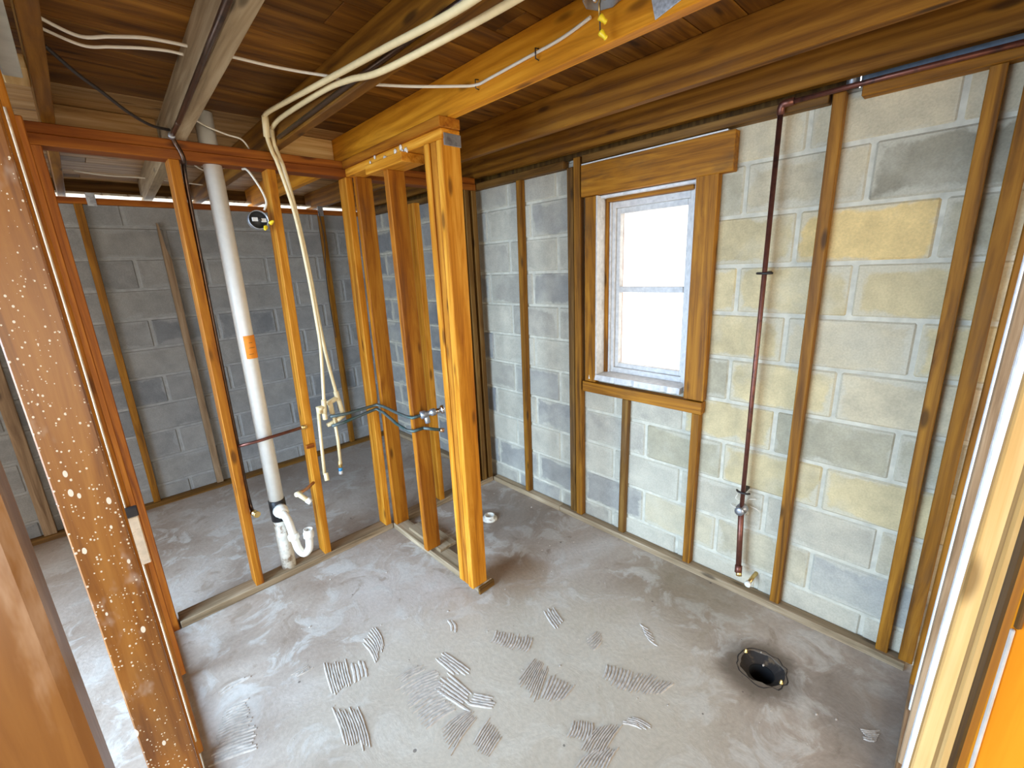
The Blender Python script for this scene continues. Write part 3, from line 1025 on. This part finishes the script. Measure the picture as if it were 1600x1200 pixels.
# ------------------------------------------------------------------ near right wall framing
p4 = thing('stud_partition', (1.2, -0.1, 0), 'side wall framing with a white painted stud and orange boards', 'wall framing')
board('bottom_plate', 0.34, 2.0, -0.144, -0.052, 0, 0.038, 'weathered', p4)
board('top_plate', 0.34, 2.0, -0.16, -0.072, 2.09, 2.128, 'pine', p4)
board('top_plate', 0.34, 2.0, -0.16, -0.072, 2.128, 2.165, 'pine_red', p4)


def rstud(x, yt, yb, mat, depth=0.089, wd=0.038):
    """yt / yb: inner face at the top and at the floor"""
    return timber('stud', (x, yb - depth / 2, 0.038), (x, yt - depth / 2, 2.09), wd, depth, mat, p4, (1, 0, 0))


rstud(1.93, -0.062, -0.050, 'furring')
o = rstud(1.80, -0.072, -0.060, 'white_paint', 0.08)
o['label'] = 'white painted stud'
rstud(1.56, -0.070, -0.056, 'weathered')
o = rstud(1.12, -0.071, -0.044, 'white_paint')
o['label'] = 'white painted stud'
rstud(0.80, -0.066, -0.030, 'pale_pine')
rstud(0.60, -0.068, -0.034, 'pale_pine')
rstud(0.50, -0.062, -0.041, 'furring_dark', 0.07)
o = rstud(0.44, -0.062, -0.038, 'panel_orange', 0.14)
o['label'] = 'saturated orange board close to the doorway'
board('paint_crust', 0.418, 0.4208, -0.0552, -0.0527, 1.205, 1.34, 'window_white', p4, 0.0008)
board('bark_edge', 0.418, 0.4208, -0.0575, -0.0537, 1.341, 1.47, 'furring_dark', p4, 0.0015)

# ------------------------------------------------------------------ plumbing
# white vent stack with trap
vp = thing('vent_stack', (0.53, 2.43, 0.0), 'tall white plastic drain stack with orange label and trap', 'pipe')
VX, VXb, VY = 0.541, 0.522, 2.44
tube('pipe', [(VXb + 0.003, VY, 0.43), (VX, VY, 2.30)], 0.0365, 'pvc', vp, 24)
tube('pipe', [(VXb, VY, -0.02), (VXb + 0.003, VY, 0.37)], 0.0365, 'pvc_dirty', vp, 24)
lathe('rubber_coupling', (VXb + 0.003, VY, 0.33), (0, 0, 1), [(0.037, 0), (0.0405, 0.002), (0.0405, 0.12), (0.037, 0.122)], 'rubber_and_shade', vp, 24)
lb = lathe('orange_label', (VXb + 0.011, VY, 1.222), (0.0102, 0, 1), [(0.0366, 0), (0.0371, 0.001), (0.0371, 0.112), (0.0366, 0.113)], 'orange_label', vp, 24)
for k, (zz, ln) in enumerate(((1.245, 0.02), (1.275, 0.03), (1.30, 0.016))):
    a = -1.75 + 0.1 * k
    c = Vector((VXb + 0.0112, VY, zz))
    tube('label_print', [c + Vector((math.cos(a + q) * 0.0372, math.sin(a + q) * 0.0372, 0)) for q in [j * ln / 0.037 / 5 for j in range(6)]], 0.0012, 'label_ink', lb, 6)
tr = [(0.522, 2.40, 0.40), (0.530, 2.345, 0.385), (0.537, 2.325, 0.345), (0.545, 2.31, 0.25), (0.552, 2.30, 0.195), (0.572, 2.288, 0.165), (0.597, 2.275, 0.19), (0.604, 2.270, 0.25), (0.608, 2.268, 0.29)]
pt = tube('trap_bend', tr, 0.0195, 'pvc', vp, 16, True)
lathe('trap_nut', (0.523, 2.405, 0.402), (0.1, -1, -0.2), [(0.02, 0), (0.036, 0.0), (0.036, 0.02), (0.030, 0.024), (0.030, 0.042), (0.022, 0.046)], 'pvc', vp, 20)
lathe('trap_nut', (0.541, 2.314, 0.285), (0.1, -0.1, -1), [(0.021, 0), (0.028, 0.002), (0.028, 0.026), (0.023, 0.03)], 'pvc', vp, 16)
lathe('trap_nut', (0.604, 2.270, 0.255), (0.05, -0.05, 1), [(0.022, 0), (0.027, 0.003), (0.027, 0.03), (0.0235, 0.034), (0.0235, 0.05), (0.019, 0.05), (0.019, 0.02)], 'pvc', vp, 16)

# dark copper line along the grey joist and down the first stud
cp = thing('copper_pipe', (0.41, 2.45, 0.44), 'dark copper pipe following the grey joist then dropping down a stud', 'pipe')
tube('pipe', [(0.315, 0.45, 2.158), (0.352, 1.3, 2.158), (0.385, 2.1, 2.158)], 0.0085, 'copper_dark', cp)
tube('pipe', [(0.385, 2.1, 2.158), (0.398, 2.33, 2.168), (0.405, 2.368, 2.155), (0.425, 2.374, 2.09), (0.424, 2.42, 1.98), (0.412, 2.44, 1.24), (0.406, 2.44, 0.82), (0.402, 2.44, 0.6), (0.402, 2.43, 0.47), (0.402, 2.40, 0.44)], 0.0085, 'copper_dark', cp, 12, True)
lathe('brass_stop', (0.402, 2.41, 0.44), (0.2, -1, 0), [(0.009, 0), (0.015, 0.003), (0.015, 0.022), (0.009, 0.025), (0.009, 0.035), (0.016, 0.037), (0.016, 0.048)], 'brass', cp, 14)
lathe('pipe_coupling', (0.394, 2.326, 2.166), (0.1, 1, 0), [(0.009, 0), (0.012, 0.001), (0.012, 0.03), (0.009, 0.031)], 'galv', cp, 14)

cb = thing('copper_pipe', (0.56, 2.44, 0.82), 'short dark copper pipe crossing level in front of the white stack', 'pipe')
tube('pipe', [(0.399, 2.40, 0.808), (0.48, 2.385, 0.812), (0.70, 2.385, 0.822)], 0.008, 'copper', cb)
lathe('brass_end', (0.695, 2.385, 0.822), (1, 0, 0.03), [(0.009, 0), (0.012, 0.002), (0.012, 0.025), (0.009, 0.03)], 'brass', cb, 12)

# copper line along the cream-pipe joist
o = tube('copper_pipe', [(0.756, 0.3, 2.18), (0.7562, 1.3, 2.184), (0.7562, 2.20, 2.182)], 0.0085, 'copper_dark')
tag(o, 'straight dark copper pipe fixed along the side of the joist with cream pipes', 'pipe')

# cream plastic water lines
ca = thing('water_line', (0.81, 2.36, 0.5), 'cream plastic water pipe with a plain cream cap on its drop', 'pipe', 'cream water lines')
tube('pipe', [(0.688, 0.5, 2.125), (0.715, 0.84, 2.140), (0.710, 1.2, 2.170), (0.708, 1.6, 2.206), (0.712, 2.1, 2.255), (0.715, 2.205, 2.258)], 0.0088, 'cpvc', ca, 12, True)
tube('pipe', [(0.715, 2.205, 2.258), (0.722, 2.235, 2.19), (0.755, 2.305, 2.15), (0.785, 2.343, 2.10), (0.824, 2.348, 1.9), (0.842, 2.348, 1.635), (0.848, 2.348, 1.38), (0.846, 2.346, 1.226), (0.818, 2.346, 0.93)], 0.0088, 'cpvc', ca, 12, True)
cbb = thing('water_line', (0.88, 2.36, 0.5), 'cream plastic water pipe whose drop ends in brass and a blue ring', 'pipe', 'cream water lines')
tube('pipe', [(0.805, 0.45, 2.148), (0.797, 0.81, 2.150), (0.748, 1.25, 2.150), (0.737, 1.45, 2.180), (0.741, 1.66, 2.208), (0.748, 2.1, 2.235), (0.748, 2.24, 2.225)], 0.0088, 'cpvc', cbb, 12, True)
tube('pipe', [(0.748, 2.24, 2.225), (0.757, 2.268, 2.175), (0.792, 2.338, 2.14), (0.818, 2.371, 2.09), (0.842, 2.372, 1.9), (0.860, 2.372, 1.63), (0.868, 2.372, 1.38), (0.880, 2.372, 1.17), (0.902, 2.372, 0.955)], 0.0088, 'cpvc', cbb, 12, True)


def fitting(parent, a, b_, r=0.0135, mat='cpvc', name='coupling'):
    a, b_ = Vector(a), Vector(b_)
    L = (b_ - a).length
    return lathe(name, a, b_ - a, [(r * 0.8, 0), (r, 0.001), (r, L - 0.001), (r * 0.8, L)], mat, parent, 14)


fitting(ca, (0.714, 2.195, 2.257), (0.722, 2.236, 2.188))
fitting(ca, (0.820, 2.346, 0.955), (0.812, 2.346, 0.885), name='elbow')
fitting(ca, (0.812, 2.346, 0.915), (0.782, 2.342, 0.912), name='elbow')
fitting(ca, (0.786, 2.344, 0.925), (0.786, 2.344, 0.885), name='elbow')
tube('drop_pipe', [(0.787, 2.362, 0.90), (0.775, 2.362, 0.70), (0.766, 2.362, 0.53)], 0.0088, 'cpvc', ca)
fitting(ca, (0.767, 2.344, 0.545), (0.763, 2.330, 0.505), 0.0125, name='end_cap')
fitting(ca, (0.812, 2.346, 0.885), (0.812, 2.346, 0.845), 0.0125, name='elbow')
fitting(cbb, (0.900, 2.372, 0.98), (0.905, 2.372, 0.925), name='elbow')
fitting(cbb, (0.905, 2.372, 0.942), (0.842, 2.372, 0.92), name='tee')
fitting(cbb, (0.858, 2.372, 0.935), (0.863, 2.372, 0.86), name='tee')
fitting(cbb, (0.908, 2.372, 0.93), (0.922, 2.372, 0.83), 0.0125, name='elbow')
fitting(cbb, (0.925, 2.372, 0.835), (0.882, 2.372, 0.815), name='tee')
fitting(cbb, (0.882, 2.372, 0.815), (0.825, 2.372, 0.80), 0.012, name='valve_body')
tube('drop_pipe', [(0.866, 2.366, 0.86), (0.868, 2.366, 0.70), (0.862, 2.366, 0.56)], 0.0088, 'cpvc', cbb)
fitting(cbb, (0.863, 2.372, 0.575), (0.860, 2.372, 0.535), 0.012, 'brass', name='brass_adapter')
fitting(cbb, (0.860, 2.372, 0.535), (0.859, 2.372, 0.515), 0.0115, 'blue', name='blue_ring')
fitting(cbb, (0.859, 2.372, 0.515), (0.858, 2.372, 0.495), 0.011, 'window_white', name='end_cap')

# green copper lines through the corner post to the shower valve
sv = thing('shower_valve', (1.19, 1.95, 0.87), 'chrome shower valve with greenish copper feeds through the corner post', 'valve')
tube('feed_pipe', [(0.835, 2.340, 0.855), (0.93, 2.340, 0.848), (1.085, 2.340, 0.853), (1.112, 2.340, 0.854), (1.116, 2.26, 0.857), (1.102, 2.10, 0.860), (1.098, 1.99, 0.862), (1.099, 1.925, 0.868), (1.135, 1.908, 0.875)], 0.0085, 'copper_green', sv, 10)
tube('feed_pipe', [(0.838, 2.340, 0.800), (0.90, 2.340, 0.802), (1.085, 2.340, 0.828), (1.107, 2.340, 0.830), (1.110, 2.26, 0.822), (1.098, 2.10, 0.795), (1.096, 1.99, 0.785), (1.098, 1.925, 0.795), (1.15, 1.915, 0.80)], 0.0085, 'copper_green', sv, 10)
lathe('valve_body', (1.135, 1.908, 0.875), (1, -0.35, 0.10), [(0.012, 0), (0.021, 0.003), (0.021, 0.028), (0.014, 0.032), (0.014, 0.055), (0.019, 0.057), (0.019, 0.08), (0.012, 0.084)], 'galv', sv, 16)
lathe('valve_stem', (1.207, 1.885, 0.882), (1, -0.35, 0.12), [(0.011, 0), (0.013, 0.002), (0.013, 0.03), (0.008, 0.034)], 'chrome', sv, 16)
lathe('valve_handle', (1.238, 1.874, 0.886), (1, -0.35, 0.12), [(0.012, 0), (0.022, 0.003), (0.025, 0.012), (0.022, 0.022), (0.01, 0.026)], 'chrome', sv, 8)
lathe('valve_port', (1.165, 1.898, 0.872), (0, -0.2, -1), [(0.012, 0), (0.014, 0.002), (0.014, 0.04), (0.010, 0.045)], 'galv', sv, 14)
tube('spout_stub', [(1.15, 1.915, 0.80), (1.185, 1.893, 0.79), (1.235, 1.87, 0.775)], 0.0085, 'copper_green', sv)
fitting(sv, (1.228, 1.874, 0.777), (1.245, 1.863, 0.771), 0.0115, 'copper_bright', 'stub_cap')

# copper stub on the second partition stud
sb = thing('stub_out', (0.70, 2.38, 0.50), 'bright copper stub with a pale elbow sticking out of a partition stud', 'pipe')
tube('pipe', [(0.705, 2.375, 0.50), (0.66, 2.34, 0.497), (0.605, 2.31, 0.497)], 0.0085, 'copper_bright', sb)
fitting(sb, (0.615, 2.315, 0.497), (0.588, 2.298, 0.502), 0.0135, 'cpvc', 'elbow')
fitting(sb, (0.596, 2.303, 0.505), (0.632, 2.27, 0.462), 0.0125, 'cpvc', 'elbow')
fitting(sb, (0.628, 2.274, 0.467), (0.642, 2.26, 0.45), 0.015, 'pvc', 'end_cap')

# copper riser on the window wall
rp = thing('copper_riser', (1.99, 0.6, 0.14), 'red-brown copper riser pipe on the tan block window wall', 'pipe')
PXR = 1.994
tube('pipe', [(PXR, 0.590, 0.15), (PXR, 0.603, 0.46)], 0.0125, 'copper', rp, 14)
tube('pipe', [(PXR, 0.603, 0.46), (PXR, 0.606, 1.0), (PXR, 0.607, 2.118)], 0.0095, 'copper', rp, 14)
tube('pipe', [(1.990, 0.60, 2.130), (1.990, 0.30, 2.131), (1.990, -0.10, 2.128)], 0.0085, 'copper', rp, 14)
tube('elbow', [(PXR, 0.607, 2.095), (PXR, 0.607, 2.118), (1.992, 0.603, 2.128), (1.990, 0.595, 2.130), (1.990, 0.565, 2.131)], 0.0128, 'copper', rp, 14)
for zz, yy in ((1.53, 0.607), (0.555, 0.604)):
    o = tube('pipe_clamp', [(1.998, yy + 0.028, zz), (1.988, yy + 0.02, zz), (1.982, yy, zz), (1.988, yy - 0.02, zz), (1.998, yy - 0.028, zz)], 0.005, 'iron', rp, 8)
    board('clamp_standoff', 1.996, 2.0595, yy - 0.008, yy + 0.008, zz - 0.006, zz + 0.006, 'iron', rp, 0.001)
lathe('valve', (2.015, 0.603, 0.468), (-1, 0, 0), [(0.010, 0), (0.024, 0.002), (0.024, 0.026), (0.014, 0.03), (0.014, 0.042), (0.020, 0.043), (0.020, 0.052), (0.004, 0.053)], 'galv', rp, 16)
bm = bmesh.new()
for k in range(5):
    a = 0.6 + 1.25 * k
    tube_bm(bm, catmull([(2.045, 0.603 + 0.02 * math.cos(a), 0.468 + 0.02 * math.sin(a)), (2.035, 0.603 + 0.05 * math.cos(a), 0.468 + 0.04 * math.sin(a)), (2.045, 0.603 + 0.07 * math.cos(a + 0.4), 0.468 + 0.055 * math.sin(a + 0.3))], 4), 0.002, 6)
link('valve_wire', bm_done(bm, 'valve_wire'), 'cable_white', rp)
fitting(rp, (PXR, 0.590, 0.172), (PXR - 0.01, 0.586, 0.138), 0.016, 'copper', 'elbow')
fitting(rp, (PXR, 0.588, 0.148), (1.972, 0.578, 0.132), 0.0125, 'brass', 'brass_end')

st = thing('stub_out', (2.04, 0.535, 0.10), 'brass stub with a white cap low on the block wall beside the riser', 'pipe')
tube('pipe', [(2.075, 0.53, 0.118), (2.03, 0.535, 0.112), (1.985, 0.538, 0.104)], 0.009, 'brass', st)
fitting(st, (1.99, 0.5375, 0.105), (1.972, 0.539, 0.101), 0.0135, 'pvc', 'end_cap')

# white vent elbow peeping above the corner furring strip
vs_ = thing('vent_sleeve', (2.085, 0.40, 2.14), 'short grey-white metal sleeve above the tall furring strip', 'pipe')
lathe('sleeve', (2.085, 0.415, 2.1415), (0, 0, 1), [(0.017, 0), (0.019, 0.001), (0.019, 0.14), (0.017, 0.141)], 'galv', vs_, 16)

# ------------------------------------------------------------------ electrics
o = tube('white_cable', [(0.067, 1.83, 2.292), (0.145, 1.835, 2.268), (0.21, 1.80, 2.272), (0.277, 1.76, 2.274), (0.335, 1.745, 2.274), (0.385, 1.735, 2.272), (0.42, 1.735, 2.272), (0.51, 1.738, 2.274), (0.60, 1.725, 2.270), (0.68, 1.675, 2.256), (0.74, 1.60, 2.234), (0.766, 1.56, 2.215), (0.80, 1.54, 2.210), (0.95, 1.45, 2.207), (1.08, 1.37, 2.212), (1.142, 1.325, 2.216), (1.147, 1.25, 2.218), (1.147, 1.1, 2.222), (1.147, 0.95, 2.226), (1.145, 0.84, 2.24)], 0.0048, 'cable_white', None, 8, True, 1.0)
tag(o, 'white cable strung across the joists to the ceiling lamp box', 'cable')
o = tube('white_cable', [(0.067, 1.875, 2.283), (0.15, 1.862, 2.256), (0.21, 1.827, 2.256), (0.27, 1.788, 2.256), (0.33, 1.768, 2.258), (0.372, 1.76, 2.256)], 0.0042, 'cable_white', None, 8, True)
tag(o, 'second white cable ending at the grey joist under the deck', 'cable')
o = tube('black_cable', [(0.075, 1.965, 2.27), (0.135, 2.04, 2.236), (0.19, 2.10, 2.213), (0.26, 2.21, 2.193), (0.33, 2.30, 2.184), (0.395, 2.352, 2.19)], 0.0055, 'cable_black', None, 8, True)
tag(o, 'black cable sagging from the brown joist to the copper elbow', 'cable')
o = tube('thin_cable', [(0.45, 2.30, 2.25), (0.52, 2.375, 2.235), (0.60, 2.375, 2.21), (0.655, 2.376, 2.20), (0.685, 2.40, 2.178), (0.70, 2.44, 2.1705)], 0.0035, 'cable_white', None, 8, True)
tag(o, 'thin pale cable passing in front of the white stack top', 'cable')
o = tube('white_cable', [(0.12, 3.75, 2.25), (0.25, 3.75, 2.238), (0.40, 3.75, 2.24), (0.55, 3.75, 2.236), (0.75, 3.75, 2.225)], 0.0045, 'cable_white', None, 8, True)
tag(o, 'white cable running level under the deck near the far wall', 'cable')
o = tube('grey_cable', [(1.585, 3.955, 2.12), (1.60, 3.955, 1.9), (1.57, 3.957, 1.6), (1.565, 3.957, 1.3), (1.575, 3.957, 1.05)], 0.004, 'cable_black', None, 8, True)
tag(o, 'thin dark cable hanging down a furring strip on the far wall', 'cable')
o = tube('wall_cable', [(-0.035, 1.597, 2.0), (-0.034, 1.596, 1.5), (-0.036, 1.596, 1.05), (-0.034, 1.595, 0.6), (-0.036, 1.595, 0.1)], 0.0026, 'beige_tag', None, 8, True)
tag(o, 'pale cable stapled down the left wall stud behind the speckled one', 'cable')
tg = thing('cable_guard', (-0.02, 1.59, 0.9), 'beige guard plate with a dark strap on the left wall stud', 'bracket')
board('plate', -0.062, -0.0145, 1.578, 1.588, 0.80, 0.955, 'beige_tag', tg, 0.002)
board('strap', -0.064, -0.012, 1.572, 1.59, 0.957, 0.985, 'iron', tg, 0.002)

# round wall box on the second partition stud
eb = thing('electrical_box', (0.69, 2.37, 1.86), 'round metal electrical box with yellow wire nuts on a partition stud', 'electrical box')
lathe('box_shell', (0.672, 2.42, 1.862), (-0.1, -1, 0), [(0.040, 0), (0.042, 0.002), (0.042, 0.055), (0.039, 0.055), (0.038, 0.012), (0.001, 0.012)], 'galv', eb, 24)
board('mount_plate', 0.640, 0.664, 2.368, 2.374, 1.855, 1.872, 'box_plate', eb, 0.001)
board('mount_plate', 0.678, 0.700, 2.368, 2.374, 1.852, 1.869, 'box_plate', eb, 0.001)
lathe('box_shade_disc', (0.6675, 2.385, 1.862), (-0.1, -1, 0), [(0.037, 0), (0.037, 0.004), (0.001, 0.004)], 'rubber_and_shade', eb, 20)  # black disc added to paint the shade inside the open box
lathe('screw', (0.671, 2.374, 1.862), (0, -1, 0), [(0.008, 0), (0.008, 0.01), (0.004, 0.012)], 'iron', eb, 10)
for (x, z, ax) in ((0.692, 1.832, (-0.4, -0.5, -0.6)), (0.712, 1.845, (0.5, -0.5, 0.5))):
    lathe('wire_nut', (x, 2.366, z), ax, [(0.009, 0), (0.010, 0.004), (0.006, 0.02), (0.003, 0.024)], 'yellow', eb, 8)
o = tube('box_cable', [(0.655, 2.43, 2.086), (0.658, 2.385, 2.078), (0.672, 2.368, 2.05), (0.700, 2.364, 1.99), (0.712, 2.366, 1.94), (0.70, 2.376, 1.905)], 0.005, 'cable_white', eb, 8, True)
jt = thing('cable_joint', (0.65, 3.3, 2.25), 'loose cable joint with a red wire nut under the deck of the far bay', 'wiring')
bm = bmesh.new()
for k in range(3):
    tube_bm(bm, catmull([(0.58, 3.2, 2.30), (0.62 + 0.02 * k, 3.2, 2.235 + 0.012 * k), (0.68, 3.2, 2.21 + 0.015 * k), (0.74 + 0.02 * k, 3.2, 2.235)], 5), 0.004, 6)
link('wires', bm_done(bm, 'wires'), 'cable_white', jt)
lathe('wire_nut', (0.665, 3.195, 2.225), (0.4, -0.6, 0.2), [(0.012, 0), (0.013, 0.005), (0.007, 0.026), (0.003, 0.03)], 'red', jt, 8)

# ceiling lamp box
lbx = thing('ceiling_lamp_box', (1.11, 0.775, 2.25), 'octagonal metal ceiling box with dangling yellow wire nuts', 'electrical box')
lathe('box_shell', (1.105, 0.775, 2.296), (0, 0, -1), [(0.048, 0), (0.05, 0.001), (0.05, 0.055), (0.046, 0.055), (0.045, 0.006), (0.001, 0.006)], 'galv', lbx, 8)
bm = bmesh.new()
for k in range(7):
    blob_bm(bm, (1.105 + random.uniform(-0.028, 0.028), 0.775 + random.uniform(-0.028, 0.028), 2.252 + random.uniform(-0.006, 0.01)), random.uniform(0.007, 0.012), (1, 1, 0.8), k)
link('foil_scraps', bm_done(bm, 'foil_scraps'), 'chrome', lbx)
for k, (dx, z, ax) in enumerate(((0.0, 2.205, (0.6, -0.5, -0.6)), (0.004, 2.172, (0.5, -0.6, -0.8)))):
    tube('wire', [(1.105, 0.775, 2.26), (1.10 + dx, 0.782, 2.235), (1.103 + dx, 0.782, z + 0.002)], 0.002, ('brass', 'cable_black')[k], lbx, 6)
    lathe('wire_nut', (1.103 + dx, 0.782, z + 0.004), ax, [(0.008, 0), (0.009, 0.004), (0.0055, 0.018), (0.007, 0.022), (0.003, 0.024)], 'yellow', lbx, 8)
o = link('tape_patch', boxmesh(0.09, 0.003, 0.055, 0.001, 'tape'))
o.matrix_world = Matrix.Translation((1.152, 0.615, 2.205)) @ Matrix.Rotation(math.radians(90), 4, 'Z') @ Matrix.Rotation(math.radians(14), 4, 'Y')
tag(o, 'grey duct tape patch stuck to the bright joist beside the lamp box', 'tape')

# cable staples on the bright joist
for yy, wh in ((1.325, 'where it bends above the stub partition'), (1.04, 'midway to the lamp box')):
    o = tube('cable_staple', [(1.156, yy, 2.235), (1.1405, yy, 2.233), (1.1405, yy, 2.206), (1.156, yy, 2.204)], 0.0018, 'iron', None, 6)
    tag(o, 'black staple on the white cable ' + wh, 'staple', 'cable staples')
